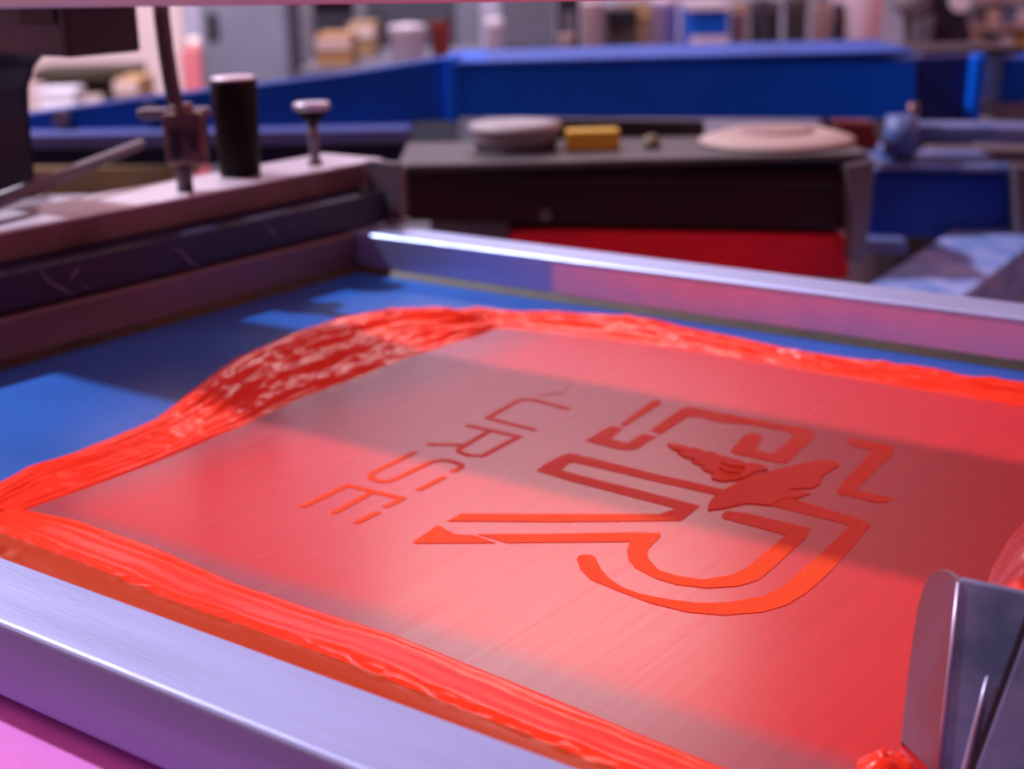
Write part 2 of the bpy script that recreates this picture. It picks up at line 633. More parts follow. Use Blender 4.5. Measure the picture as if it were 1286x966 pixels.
# emblem wedge with feathered notches
stencil([(888.5, 642), (890, 634), (894, 627), (913, 614), (938.6, 601), (966.6, 593), (999, 585), (1027, 579.5), (1045, 580), (1053, 582), (1053, 586),
         (1041, 592), (1032, 600), (1029, 609), (1020, 614), (1004, 614.5), (990, 616), (1008, 619), (1018, 621), (999, 626.5), (985, 626), (966.6, 635.5), (938.6, 633),
         (906, 640)], 0.0006)
stencil([(837.6, 558.4), (848, 558.6), (859, 561), (868, 565), (870, 562.8), (881, 566), (887, 570), (889, 567.4), (898.5, 570), (906, 575), (908, 573), (916, 576.5),
         (931, 580), (938, 585), (941, 582), (946.4, 583), (961.7, 586.7), (964, 591), (948, 594), (937.7, 600), (924.6, 604), (907, 605.5), (894, 602.5), (892, 597),
         (901, 596), (884, 592), (880, 588), (888, 587), (875, 584), (868, 580.5), (876, 578.5), (861.5, 576), (850.6, 570), (859, 568.5), (844, 565)], 0.0008)
for q in ([(905, 583), (925, 585.5), (936, 589.5), (918, 588)], [(903, 590), (922, 593), (930, 596.5), (912, 595)]):
    stencil(q, 0.0016, 'feather_ridge')
# figure five in three stencil pieces
stencil([(779, 533), (820, 503), (826, 502), (832, 506.5), (785, 535.5)])
stencil([(736, 553), (767, 535.5), (783, 538), (766.5, 552), (787.5, 557), (808, 545), (824.5, 548.6), (801, 564), (790, 566), (776.6, 564.5), (739.6, 555.5)])
stencil([(817, 541), (855, 513.7), (863, 511.5), (872, 512.2), (907, 519.5), (938, 525.5), (1000, 537), (1013, 538.5), (1024, 543), (1020, 552), (988, 582), (976, 581.5), (920, 570),
         (917.6, 566), (934, 547.7), (942, 545), (950, 545), (958.5, 549), (950, 561.6), (953, 567), (971, 571), (999, 546.5), (988, 541.5), (938, 533), (907, 531), (881, 525), (864, 523.5), (830, 546)])
stencil([(1064.7, 556), (1067, 551.5), (1073, 551), (1123, 561.6), (1122, 568.6), (1074, 616.5), (1120.6, 626), (1118, 630.5), (1102, 631.6), (1050.6, 620), (1055, 610.6),
         (1096, 566.5), (1069, 559.5)])


# ------------------------------------------------------------------ ink ridges
def nz(p, s, k=0.0):
    return noise.fractal(Vector((p[0] * s + k, p[1] * s - k, k)), 0.8, 2.0, 4)


# left ridge: inner foot on the film, silhouette crest, then the outer foot on the blue mesh
l_in = [onz(*q) for q in [(20, 646), (110, 614), (200, 580), (300, 538), (380, 500), (500, 455), (580, 428), (640, 408)]]
l_cr = [(-30, 633, .005), (0, 611, .006), (50, 582, .007), (100, 569, .007), (200, 526, .008), (300, 452, .011), (365, 421, .012), (430, 396, .012), (490, 381, .012),
        (545, 384, .010), (572, 390, .008), (600, 382, .009), (618, 388, .006)]
l_cp = [onz(x, y, h) for x, y, h in l_cr]
l_h = [h for *_, h in l_cr]


def left_ridge(s, t):
    a = resample(l_in, s)
    c = resample(l_cp, s)
    h = lerp_list(l_h, s)
    out = (Vector((c.x, c.y, 0)) - Vector((a.x, a.y, 0))).normalized()
    if t < 0.8:
        k = t / 0.8
        p = a.lerp(Vector((c.x, c.y, 0)), k)
        z = h * (0.18 * sm(0, 0.06, k) + 0.82 * sm(0.05, 1.0, k))
        deep = sm(0.28, 0.5, s) * (1 - sm(0.9, 1.0, s))
        wv = 0.9 * nz((s * 0.5, 0), 5, 3)
        fur = nz((s * 2.6 + wv * 0.2, k * 4.2), 1.0, 9) * 1.1 + (0.35 - abs(nz((s * 3.4, k * 7.5 + s * 2.0), 1.0, 17))) * 1.3 + nz((s * 16, k * 9), 1.0, 29) * 0.3
        z += 0.0046 * fur * sm(0, 0.12, k) * (1 - sm(0.86, 1, k)) * (0.15 + 0.85 * deep)
    else:
        k = (t - 0.8) / 0.2
        p = Vector((c.x, c.y, 0)) + out * (k * 0.012)
        z = h * math.cos(k * math.pi / 2) ** 0.6 if k < 1 else 0.0
    z += 0.0005 * nz((p.x, p.y), 90, 2) * sm(0, 0.1, t) * (1 - sm(.85, 1, t))
    return Vector((p.x, p.y, max(0.0004, z) if 0 < t < 1 else 0.0002))


ink1 = B().grid(left_ridge, 190, 64).build('ink_ridge', INK)
tag(ink1, 'thick furrowed orange red ink heap along the left side of the film', 'ink', 'ink around the film')

n_in = [Vector((0.12, 0.098, 0)), onz(-60, 632), onz(38, 643)] + [onz(*q) for q in [(100, 655), (200, 690), (300, 735), (400, 768), (500, 800), (600, 840), (700, 880), (800, 922), (900, 962)]] + \
    [Vector((0.70, 0.102, 0)), Vector((0.86, 0.10, 0))]


def near_ridge(s, t):
    a = resample(n_in, s)
    b = Vector((a.x - 0.004, Y0 + 0.0006, 0))
    p = a.lerp(b, t)
    g = s * 9
    crest = 0.42 + 0.03 * nz((g * .5, 0), 1, 4)
    if t < crest:
        k = t / crest
        z = 0.0062 * (0.20 * sm(0, 0.05, k) + 0.80 * sm(0.02, 1.0, k))
        z += 0.00035 * math.sin(k * 17 + nz((g, 0), 1, 5) * 2) * sm(0, .1, k) * (1 - sm(.85, 1, k))
    else:
        k = (t - crest) / (1 - crest)
        z = 0.0062 * (1 - 0.6 * sm(0, 1.0, k))
    z += 0.0006 * nz((g * 0.3, t * 5), 1, 7) * sm(0, .2, t) * (1 - sm(crest, crest + .15, t))
    z += 0.0009 * nz((g * 9, t * 30), 1, 11) * sm(crest - .06, crest - .01, t) * (1 - sm(crest + .01, crest + .06, t))
    # torn lumps close to the left corner
    lump = math.exp(-((p.x - 0.265) / 0.03) ** 2) * math.exp(-((t - 0.72) / 0.16) ** 2)
    z += lump * (0.001 + 0.005 * nz((p.x, p.y), 110, 3))
    return Vector((p.x, p.y, max(0.0004, z) if t > 0 else 0.0002))


ink2 = B().grid(near_ridge, 420, 56).build('ink_ridge', INK_NEAR)
ink2.data.materials.append(mat('dark_orange_ink', (0.50, 0.05, 0.010), rough=0.3, ior=1.22, bump=0.08, bscale=60, stretch=(0.2, 2, 1)))  # darker ink colour past the crest, towards the bar
for f in ink2.data.polygons:
    if (f.index % 55) / 55 > 0.425:
        f.material_index = 1
tag(ink2, 'long combed orange ink bank lying against the near aluminium bar', 'ink', 'ink around the film')

f_in = [onz(*q) for q in [(625, 414), (700, 420), (830, 437), (1000, 465), (1150, 490), (1286, 511)]] + [Vector((0.66, 0.54, 0)), Vector((0.72, 0.54, 0))]
f_cr = [(612, 388, .003), (660, 392, .004), (700, 391, .005), (740, 393, .006), (765, 400, .003), (830, 405, .003), (920, 423, .003), (1000, 440, .0035), (1150, 463, .004), (1215, 474, .006),
        (1286, 480, .007), (1330, 486, .007), (1400, 496, .006)]
f_cp = [onz(x, y, h) for x, y, h in f_cr]
f_h = [h for *_, h in f_cr]


def far_ridge(s, t):
    a = resample(f_in, s)
    c = resample(f_cp, s)
    h = lerp_list(f_h, s)
    out = Vector((-0.1, 1, 0)).normalized()
    if t < 0.8:
        k = t / 0.8
        p = a.lerp(Vector((c.x, c.y, 0)), k)
        z = h * sm(0, 1.0, k) + 0.0016 * nz((s * 14, k * 4), 1, 21) * sm(0, .2, k) + 0.0006 * math.sin(k * 20 + s * 8) * sm(0, .2, k)
    else:
        k = (t - 0.8) / 0.2
        p = Vector((c.x, c.y, 0)) + out * (k * 0.006)
        z = h * math.cos(k * math.pi / 2)
    return Vector((p.x, p.y, max(0.0004, z) if 0 < t < 1 else 0.0002))


ink3 = B().grid(far_ridge, 240, 30).build('ink_ridge', INK)
tag(ink3, 'thin orange ink band along the far side of the film below the pink stained bar', 'ink', 'ink around the film')

r_in = [onz(1205, 790), onz(1236, 735), onz(1243, 712), onz(1262, 680), onz(1286, 652), Vector((0.672, 0.44, 0)), Vector((0.672, 0.535, 0))]


def right_ridge(s, t):
    a = resample(r_in, s)
    w = 0.055
    p = a + Vector((t * w, 0, 0))
    z = 0.010 * sm(0, 0.3, t) * (1 - sm(0.6, 1, t)) + 0.002 * nz((s * 7, t * 3), 1, 31) * sm(0, .15, t) * (1 - sm(.85, 1, t))
    return Vector((p.x, p.y, max(0.0004, z) if 0 < t < 1 else 0.0002))


ink4 = B().grid(right_ridge, 120, 40).build('ink_ridge', INK)
tag(ink4, 'orange red ink clump on the right edge behind the steel flood bar', 'ink', 'ink around the film')

# ------------------------------------------------------------------ flood bar
YB = 0.132
fl = new_thing('flood_bar', (0.70, YB, 0.0), 'steel flood bar with a folded rounded end wing standing on the red film', 'flood bar')
LEAN = math.radians(20)
LN = Vector((0, -math.cos(LEAN), math.sin(LEAN)))


def onl(px, py, y):
    d = ray(px, py)
    return CAM + d * ((Vector((0, y, 0)) - CAM).dot(LN) / d.dot(LN))


top_l = onl(1205, 727, YB)
bot_l = onl(1174, 1010, YB)
k_ = (0.004 - bot_l.z) / (top_l.z - bot_l.z)
bot_l = bot_l.lerp(top_l, k_)
top_r = onl(1286, 744, YB)
dirt = (top_r - top_l).normalized()
far_t = top_l + dirt * 0.17
far_b = bot_l + Vector((0.17, 0, 0))
B().prism([bot_l, far_b, far_t, top_l], (0, 0.0022, 0), bevel=0.0006).build('face_plate', STEEL, fl)
# wing folded back and to the left
wdir = Vector((-0.75, 0.66, 0))
wn = (top_l - bot_l).cross(wdir).normalized()
if wn.y < 0:
    wn = -wn


def onw(px, py):
    d = ray(px, py)
    return CAM + d * ((top_l - CAM).dot(wn) / d.dot(wn))


wl = [onw(x, y) for x, y in [(1192, 717), (1183, 715), (1173, 718), (1164, 727), (1158, 740), (1152, 765), (1146, 805), (1140, 850), (1134, 905), (1127, 975)]]
low = wl[-1]
dl = (wl[-1] - wl[-2]).normalized()
wl.append(wl[-1] + dl * ((0.002 - wl[-1].z) / dl.z))
foot = bot_l + wn * (top_l - bot_l).dot(wn)
wing_pts = [top_l] + wl + [Vector((foot.x, foot.y, 0.002))]
B().prism(wing_pts, wn * 0.002, bevel=0.0005).build('end_wing', mat('red_reflection_steel', (0.27, 0.20, 0.32), rough=0.36, metal=0.55, color2=(0.30, 0.09, 0.10), vscale=30, stretch=(1, 1, 0.3)), fl)  # the film's red reflection is put into the wing's colour
# bright fold and the front stiffener with its dark seam
B().tube([bot_l + Vector((0, -0.0004, 0)), top_l + Vector((0, -0.0004, -0.001))], 0.0007, 10).build('fold', EDGE, fl)
yb2 = YB - 0.010
q1, q2 = onl(1293, 782, yb2), onl(1225, 966, yb2)
d12 = (q2 - q1).normalized()
q3 = q2 + d12 * 0.03
tp = q1 - d12 * 0.002
B().prism([q3, q3 + Vector((0.14, 0, 0.0)), tp + Vector((0.11, 0, 0.0)), tp], (0, 0.006, 0), bevel=0.0007).build('front_stiffener', STEEL, fl)
B().prism([q3 + Vector((-0.0028, 0.004, 0)), q3 + Vector((0.0002, 0.004, 0)), tp + Vector((0.0002, 0.004, 0)), tp + Vector((-0.0028, 0.004, 0))], (0, 0.004, 0)).build('seam_gap', DARK, fl)
o1, o2 = onl(1240, 850, YB - 0.001), onl(1211, 975, YB - 0.001)
B().tube([o1, o1.lerp(o2, .5), o2, o2 + (o2 - o1) * .4], [0.0004, 0.0011, 0.0015, 0.0016], 10).build('rim', EDGE, fl)

# a dab of ink at the foot of the wing
c_ = onz(1118, 968)
dab = B().grid(lambda s, t: Vector((c_.x + 0.011 * math.cos(6.28318 * s) * t, c_.y + 0.009 * math.sin(6.28318 * s) * t,
                                    0.0004 + 0.005 * (1 - t * t) * (1 + 0.5 * nz((math.cos(6.28 * s) * t, math.sin(6.28 * s) * t), 1.7, 5)))), 33, 12)
tag(dab.build('ink_dab', INK), 'small orange ink dab at the foot of the flood bar wing', 'ink')

# ------------------------------------------------------------------ platen under the screen
pl = new_thing('printing_platen', (0.45, 0.25, -0.026), 'flat platen with a bright pink cover under the near side of the screen', 'platen')
B().span((0.12, -0.03, -0.026), (0.86, 0.56, -0.0065), bevel=0.004).build('board', GREY, pl)
B().span((0.118, -0.032, -0.0065), (0.862, 0.562, -0.0045), bevel=0.0008).build('cover', PINK, pl)

# ------------------------------------------------------------------ print arm with its head
arm = new_thing('print_arm', (-0.075, 0.35, 0.033), 'print arm with aluminium rail, navy clamp and overhead carriage holding the screen on its left', 'press arm')
B().span((-0.105, -0.25, 0.0595), (-0.035, 0.69, 0.0792), bevel=0.0015).build('rail', mat('shaded_rail', (0.20, 0.12, 0.14), rough=0.45, metal=0.2, color2=(0.09, 0.05, 0.06), vscale=14), arm)  # darker sides: shade put into the rail's colour
B().span((-0.1055, -0.251, 0.0790), (-0.0342, 0.691, 0.081), bevel=0.0006).build('rail_top', mat('lit_rail_top', (0.74, 0.68, 0.78), rough=0.4, metal=0.3, color2=(0.40, 0.34, 0.42), vscale=9), arm)  # paler top: lamp light put into the plate's colour
cl = B().span((-0.10, -0.25, 0.0325), (-0.0065, 0.662, 0.0593), bevel=0.002).build('clamp_channel', NAVY, arm)
# pale scuffs on the clamp channel
SCUFF = mat('pale_scuff', (0.20, 0.19, 0.30), rough=0.7)
xs_ = -0.0064
for k, line in enumerate([[(50, 340), (62, 355), (78, 364), (92, 370)], [(216, 310), (228, 318), (238, 329), (249, 337)], [(98, 336), (92, 346), (86, 352)],
                          [(330, 282), (342, 292), (348, 300)], [(360, 276), (372, 288)], [(105, 360), (110, 364)]]):
    pts = [onx(x, y, xs_ + 0.0002) for x, y in line]
    B().tube(pts, [0.0004] + [0.0010] * (len(pts) - 2) + [0.0006], 6).build('scuff', SCUFF, cl)
# gray end bracket by the far corner
eb = B().span((-0.030, 0.664, 0.0325), (0.006, 0.671, 0.083), bevel=0.001)
eb.span((-0.045, 0.655, 0.0325), (0.012, 0.672, 0.0355), bevel=0.0008)
eb.build('end_bracket', GREY, arm)
# column, head casting and the carriage over the screen
cb = onz(-8, 254, 0.081)
cx, cy = cb.x - 0.012, cb.y + 0.012
colm = B()
colm.prism([(cx - 0.022, cy - 0.02, 0.081), (cx + 0.023, cy - 0.02, 0.081), (cx + 0.021, cy - 0.02, 0.140), (cx + 0.025, cy - 0.02, 0.165), (cx + 0.034, cy - 0.02, 0.180), (cx + 0.058, cy - 0.02, 0.192), (cx - 0.022, cy - 0.02, 0.192)],
           (0, 0.04, 0), bevel=0.002)
colm.build('column', NAVY, arm)
h_l, h_r, h_t, h_b = onx(-30, 40, cx).y, 0, 0, 0
hb = B()
hx1 = ony(128, 40, cy).x
hb.span((cx - 0.06, cy - 0.026, 0.192), (hx1, cy + 0.03, 0.2265), bevel=0.004)
hb.build('head_casting', BROWNM, arm)
B().span((hx1 - 0.006, cy - 0.031, 0.1925), (hx1 + 0.003, cy + 0.03, 0.2265), bevel=0.002).build('casting_rim', DARK, arm)
B().span((hx1 - 0.052, cy - 0.0285, 0.214), (hx1 - 0.012, cy - 0.024, 0.2255), bevel=0.001).build('slot', DARK, arm)
# the carriage: two long beams running out over the screen, tipped up slightly
ca, cbm = ony(-40, 11.4, 0.29), ony(730, 1.8, 0.29)
sl = (cbm.z - ca.z) / (cbm.x - ca.x)
x0c, x1c = -0.16, 0.80
zz = lambda x: ca.z + (x - ca.x) * sl
crg = B()
crg.prism([(x0c, 0.29, zz(x0c)), (x1c, 0.29, zz(x1c)), (x1c, 0.29, zz(x1c) + 0.05), (x0c, 0.29, zz(x0c) + 0.05)], (0, 0.145, 0), bevel=0.003)
crg.build('carriage_beam', mat('pale_anodised', (0.85, 0.86, 1.0), rough=0.45, metal=0.1), arm)

# knob, stud and valve standing on the rail
kb = onz(302, 220, 0.081)
kn = B().lathe(kb, [(0.0165, 0), (0.0168, 0.002), (0.0172, 0.02), (0.0185, 0.06), (0.0190, 0.0755), (0.0182, 0.0775)]).build('rubber_knob', BLACK, arm)
tag(kn, 'black rubber cylinder')
B().lathe(kb + Vector((0, 0, 0.0775)), [(0.0182, 0), (0.0184, 0.001), (0.0165, 0.0022), (0.004, 0.0022)]).build('cap', mat('sheen_cap', (0.72, 0.62, 0.72), rough=0.4, metal=0.3), kn)  # pale disc added: reflection on the knob's top put into its colour
sb = onz(396, 207, 0.081)
st_ = B().lathe(sb, [(0.006, 0), (0.006, 0.004), (0.0042, 0.005), (0.0042, 0.020), (0.0052, 0.021), (0.0052, 0.027), (0.0045, 0.028), (0.0045, 0.034)]).build('threaded_stud', GREY, arm)
B().lathe(sb + Vector((0, 0, 0.034)), [(0.005, 0), (0.0085, 0.004), (0.0145, 0.0125)]).build('cone', BLACK, st_)
B().lathe(sb + Vector((0, 0, 0.0465)), [(0.0145, 0), (0.0155, 0.001), (0.0155, 0.005), (0.0145, 0.006), (0.003, 0.006)]).build('stud_head', mat('pale_steel', (0.55, 0.53, 0.62), rough=0.35, metal=0.7), st_)
vb = onz(233, 240, 0.081)
vt = [Vector((vb.x, vb.y, 0.081)), Vector((vb.x, vb.y, 0.10))]
for (x, y) in [(226, 175), (222, 140), (214, 100), (208, 60), (203, 20), (201, -10)]:
    d = ray(x, y)
    vt.append(CAM + d * ((Vector((vb.x, vb.y, 0)) - CAM).dot(HV) / d.dot(HV)))
vrod = B().tube(vt, [0.0065, 0.0062, 0.0062, 0.006, 0.0062, 0.0062, 0.0062, 0.0062], 12).build('air_tube', mat('dark_grey_tube', (0.075, 0.05, 0.065), rough=0.4), arm)
D0 = (Vector((vb.x, vb.y, 0)) - CAM).dot(HV)
fit = B()
vbox(fit, 205, 255, 142, 208, D0 - 0.012, 0.026, bevel=0.003)
vv = onv(226, 130, D0)
fit.cyl(vv, vv - Vector((0, 0, 0.016)), 0.0095, 0.011, 6)
fit.build('valve_body', BRASS, arm)
fit = B()
vbox(fit, 170, 262, 137, 150, D0 + 0.004, 0.016, bevel=0.003)
fit.build('valve_lever', GREY, arm)
vbox(B(), 214, 226, 164, 200, D0 - 0.0145, 0.003, bevel=0.0008).build('valve_port', DARK, arm)
vbox(B(), 236, 246, 168, 190, D0 - 0.0145, 0.003, bevel=0.0008).build('valve_port', DARK, arm)
p1, p2 = onv(-40, 268, 1.02), onv(178, 181, 1.22)
st2 = B().tube([p1, p1.lerp(p2, .5), p2], [0.0058, 0.005, 0.0042], 10).build('strut', GREY, arm)

# ------------------------------------------------------------------ blue press parts behind
D1 = 2.15


def vprism(b, pts, D, thick, bevel=0.0):
    b.prism([onv(x, y, D) for x, y in pts], HV * thick, bevel=bevel)
    return b


def thing_v(name, px, py, D, label, cat, group=None):
    return new_thing(name, onv(px, py, D), label, cat, group, rz=YAW)


pb = thing_v('press_beam', 850, 150, D1, 'long bright blue steel beam with a pale top edge across the back of the press', 'beam')
vprism(B(), [(573, 76), (1150, 76), (1150, 150), (573, 148)], D1, 0.20, 0.004).build('web', BLUE, pb)
b = B()
zt = onv(860, 75, D1).z
ua, ub = [(onv(x, 75, D1) - CAM).dot(r0) for x in (570, 1146)]
b.box(vframe((ua + ub) / 2, D1 + 0.105, zt + 0.003), (ub - ua, 0.23, 0.006), rz=YAW, bevel=0.0015)
b.build('top_plate', BLUE_L, pb)
vprism(B(), [(560, 74), (575, 70), (577, 152), (562, 154)], D1 - 0.006, 0.10, 0.002).build('end_plate', BLUE, pb)

ta = thing_v('tapered_beam', 330, 165, D1, 'dark blue tapered beam running left from the bright blue beam', 'beam')
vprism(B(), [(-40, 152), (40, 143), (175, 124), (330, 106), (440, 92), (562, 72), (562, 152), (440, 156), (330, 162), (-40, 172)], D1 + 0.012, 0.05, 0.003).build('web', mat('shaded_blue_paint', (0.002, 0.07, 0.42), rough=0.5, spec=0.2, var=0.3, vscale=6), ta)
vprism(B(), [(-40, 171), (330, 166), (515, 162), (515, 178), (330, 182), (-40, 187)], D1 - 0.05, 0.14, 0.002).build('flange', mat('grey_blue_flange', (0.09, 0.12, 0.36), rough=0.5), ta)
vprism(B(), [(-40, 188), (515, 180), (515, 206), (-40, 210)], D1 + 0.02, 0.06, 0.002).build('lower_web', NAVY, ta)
for (x, y) in ((75, 150), (185, 142)):
    c = onv(x, y, D1 - 0.002)
    B().cyl(c, c + HV * 0.02, 0.012, n=14).build('bolt', GREY, ta)

# yellow-tan tray under the tapered beam
ty_ = B()
vbox(ty_, 15, 215, 209, 246, 2.3, 0.25, bevel=0.003)
tag(ty_.build('tray', mat('tan_tray', (0.30, 0.20, 0.10), rough=0.6, var=0.4, vscale=12)), 'tan tray glimpsed under the dark tapered beam at left', 'tray')

# right-hand blue parts
rb = thing_v('cross_beam', 1200, 150, D1, 'dark blue box section joined to the right end of the bright blue beam', 'beam')
vprism(B(), [(1152, 72), (1236, 68), (1232, 152), (1152, 152)], D1 + 0.06, 0.2, 0.003).build('web', mat('dark_blue_enamel', (0.006, 0.02, 0.13), rough=0.4), rb)
vprism(B(), [(1226, 70), (1240, 68), (1230, 152), (1218, 152)], D1 + 0.03, 0.03, 0.002).build('end_plate', BLUE, rb)
vprism(B(), [(1160, 64), (1290, 60), (1290, 68), (1160, 72)], D1 + 0.1, 0.16, 0.001).build('top_plate', DARK, rb)
rb2 = thing_v('side_beam', 1290, 130, D1 + 0.1, 'short blue steel end at the right edge beyond a dark gap', 'beam')
vprism(B(), [(1262, 74), (1330, 72), (1330, 132), (1255, 132)], D1 + 0.15, 0.2, 0.003).build('web', BLUE, rb2)
vprism(B(), [(1250, 134), (1330, 130), (1330, 150), (1250, 152)], D1 + 0.1, 0.2, 0.002).build('ledge', GREY, rb2)

D2 = 1.85
ca_ = thing_v('swing_arm', 1200, 188, D2, 'worn blue grey horizontal arm with a rounded joint above the blue box', 'press arm')
vprism(B(), [(1140, 158), (1330, 160), (1330, 184), (1140, 176)], D2, 0.06, 0.004).build('bar', BLUE_G, ca_)
c = onv(1132, 166, D2 - 0.01)
B().cyl(c - Vector((0, 0, 0.024)), c + Vector((0, 0, 0.020)), 0.022, 0.019, 20).build('joint', BLUE_G, ca_)
c = onv(1147, 140, D2)
B().cyl(c - Vector((0, 0, 0.012)), c + Vector((0, 0, 0.010)), 0.007, n=12).build('pin', BRASS, ca_)
vprism(B(), [(1108, 186), (1152, 186), (1152, 198), (1112, 198)], D2 + 0.01, 0.05, 0.003).build('joint_foot', BLUE_G, ca_)
vprism(B(), [(1172, 188), (1330, 188), (1330, 204), (1172, 204)], D2 + 0.12, 0.05, 0.002).build('inner_rail', GREY, ca_)

bb = thing_v('motor_box', 1190, 315, D2 - 0.1, 'deep blue steel box below the blue grey arm at the right', 'box')
vprism(B(), [(1094, 216), (1290, 220), (1290, 300), (1086, 298)], D2 - 0.02, 0.12, 0.004).build('body', mat('deep_blue_enamel', (0.002, 0.05, 0.42), rough=0.4, var=0.3, vscale=6), bb)
vprism(B(), [(1108, 207), (1276, 210), (1276, 217), (1100, 214)], D2 - 0.04, 0.15, 0.001).build('lid', BLUE_G, bb)
vprism(B(), [(1072, 300), (1140, 302), (1140, 320), (1072, 318)], D2 - 0.05, 0.05, 0.002).build('flange', BLUE_G, bb)
vprism(B(), [(1276, 60 + 150), (1292, 210), (1292, 312), (1278, 312)], D2 - 0.06, 0.03, 0.001).build('side_post', GREY, bb)

# worn blue grey arm receding to the upper right
ZP = -0.10
sa = new_thing('support_arm', onz(1200, 330, ZP), 'flat worn blue grey arm sloping up to the right behind the pink stained bar', 'press arm')
pts = [onz(1070, 372, ZP), onz(1245, 257, ZP), onz(1330, 205, ZP), onz(1360, 255, ZP), onz(1286, 313, ZP), onz(1190, 388, ZP)]
B().prism(pts[::-1], (0, 0, -0.06), bevel=0.003).build('bar', mat('worn_pale_blue', (0.34, 0.42, 0.80), rough=0.5, color2=(0.08, 0.22, 0.60), vscale=22), sa)

# ------------------------------------------------------------------ maroon neighbour station
D3 = 1.62
nb = thing_v('neighbour_head', 790, 290, D3, 'dark maroon print head with a grey top behind the far frame bar', 'print head')
vprism(B(), [(507, 206), (1074, 212), (1070, 290), (507, 278)], D3, 0.15, 0.003).build('body', MAROON, nb)
zt = (onv(790, 206, D3)).z
lft, rt = [(onv(x, 206, D3) - CAM).dot(r0) for x in (500, 1086)]
b = B()
b.box(vframe((lft + rt) / 2, D3 + 0.07, zt + 0.004), (rt - lft, 0.18, 0.008), rz=YAW, bevel=0.002)
b.build('top_plate', mat('scuffed_grey_top', (0.09, 0.085, 0.10), rough=0.5, var=0.4, vscale=14), nb)
vprism(B(), [(640, 222), (1066, 228), (1066, 236), (640, 230)], D3 - 0.006, 0.006, 0.001).build('rib', mat('maroon_rib', (0.035, 0.015, 0.022), rough=0.4), nb)
c = onv(685, 271, D3 - 0.004)
B().cyl(c, c + HV * 0.006, 0.007, n=14).build('screw', GREY, nb)
vprism(B(), [(1062, 208), (1100, 200), (1094, 262), (1086, 330), (1066, 330), (1072, 280)], D3 - 0.03, 0.03, 0.002).build('side_bracket', GREY, nb)
vprism(B(), [(478, 212), (508, 210), (512, 282), (484, 288)], D3 - 0.1, 0.02, 0.002).build('end_bracket', GREY, nb)
vprism(B(), [(540, 276), (640, 276), (640, 330), (540, 330)], D3 + 0.01, 0.1, 0.002).build('grey_foot', GREY, nb)

rc = B()
vprism(rc, [(640, 292), (700, 290), (1064, 296), (1068, 352), (640, 340)], D3 + 0.001, 0.26, 0.006)
tag(rc.build('red_platen', RED), 'bright red covered platen edge under the dark maroon print head', 'platen')

ZT = zt + 0.0082


def on_top(px, D):
    p = onv(px, 180, D)
    return Vector((p.x, p.y, ZT))


def sz(px, D):
    return px * D / F_PX


# small things on the maroon head's top
D4 = D3 + 0.085
p = on_top(648, D4)
t = new_thing('ink_tub', p, 'low pale grey tub under the blue beam, left of the yellow block', 'tub')
B().lathe(p, [(sz(50, D4), 0), (sz(54, D4), 0.012), (sz(55, D4), 0.022)], 32).build('tub', GREY, t)
B().lathe(p + Vector((0, 0, 0.022)), [(sz(57, D4), 0), (sz(58, D4), 0.002), (sz(57, D4), 0.007), (sz(40, D4), 0.009)], 32).build('lid', mat('pale_lid', (0.36, 0.34, 0.38), rough=0.5), t)
b = B()
p = on_top(744, D4 - 0.02)
b.box(p + Vector((0, 0, 0.011)), (sz(68, D4 - .06), 0.03, 0.022), rz=YAW, bevel=0.002)
tag(b.build('yellow_block', YELLOW), 'small yellow block lying on the grey top of the maroon head', 'block')
p = on_top(818, D4 - 0.02)
tag(B().lathe(p, [(0.010, 0), (0.011, 0.003), (0.009, 0.010), (0.005, 0.014)]).build('cap', mat('olive_cap', (0.16, 0.15, 0.10), rough=0.6)), 'small olive cap right of the yellow block', 'cap')
p = on_top(975, D4)
t = new_thing('cream_disc', p, 'wide flat cream disc lying under the right half of the blue beam', 'disc')
B().lathe(p, [(sz(96, D4), 0), (sz(98, D4), 0.003), (sz(92, D4), 0.006), (sz(70, D4), 0.012)], 40).build('disc', mat('dull_cream', (0.46, 0.36, 0.34), rough=0.6), t)
B().lathe(p + Vector((0, 0, 0.012)), [(sz(45, D4), 0), (sz(45, D4), 0.003), (sz(40, D4), 0.0035)], 24).build('core', mat('pinkish_core', (0.36, 0.24, 0.24), rough=0.6), t)
b = B()
vprism(b, [(700, 150), (885, 152), (885, 188), (700, 186)], D3 + 0.17, 0.02, 0.002)
tag(b.build('squeegee', DARK), 'dark squeegee bar behind the yellow block under the blue beam', 'squeegee')
b = B()
vprism(b, [(1046, 152), (1098, 154), (1104, 180), (1100, 192), (1080, 188)], D3 + 0.19, 0.03, 0.004)
tag(b.build('red_casting', DRED), 'dull red casting between the cream disc and the blue joint', 'casting')

# ------------------------------------------------------------------ workshop behind
D5 = 5.2
zb = onv(900, 74, D5).z
wt = thing_v('workbench', 900, 74, D5, 'long grey workbench behind the blue beam carrying shop supplies', 'workbench')
ua, ub = [(onv(x, 70, D5) - CAM).dot(r0) for x in (375, 1150)]
b = B()
b.box(vframe((ua + ub) / 2, D5 + 0.45, zb - 0.02), (ub - ua, 1.0, 0.04), rz=YAW, bevel=0.004)
b.build('top', LGREY, wt)
for uu in (ua + 0.1, (ua + ub) / 2, ub - 0.1):
    for vv_ in (0.03, 0.86):
        B().box(vframe(uu, D5 + vv_ + 0.03, (FZ + zb - 0.04) / 2), (0.06, 0.06, zb - 0.04 - FZ), rz=YAW).build('leg', GREY, wt)


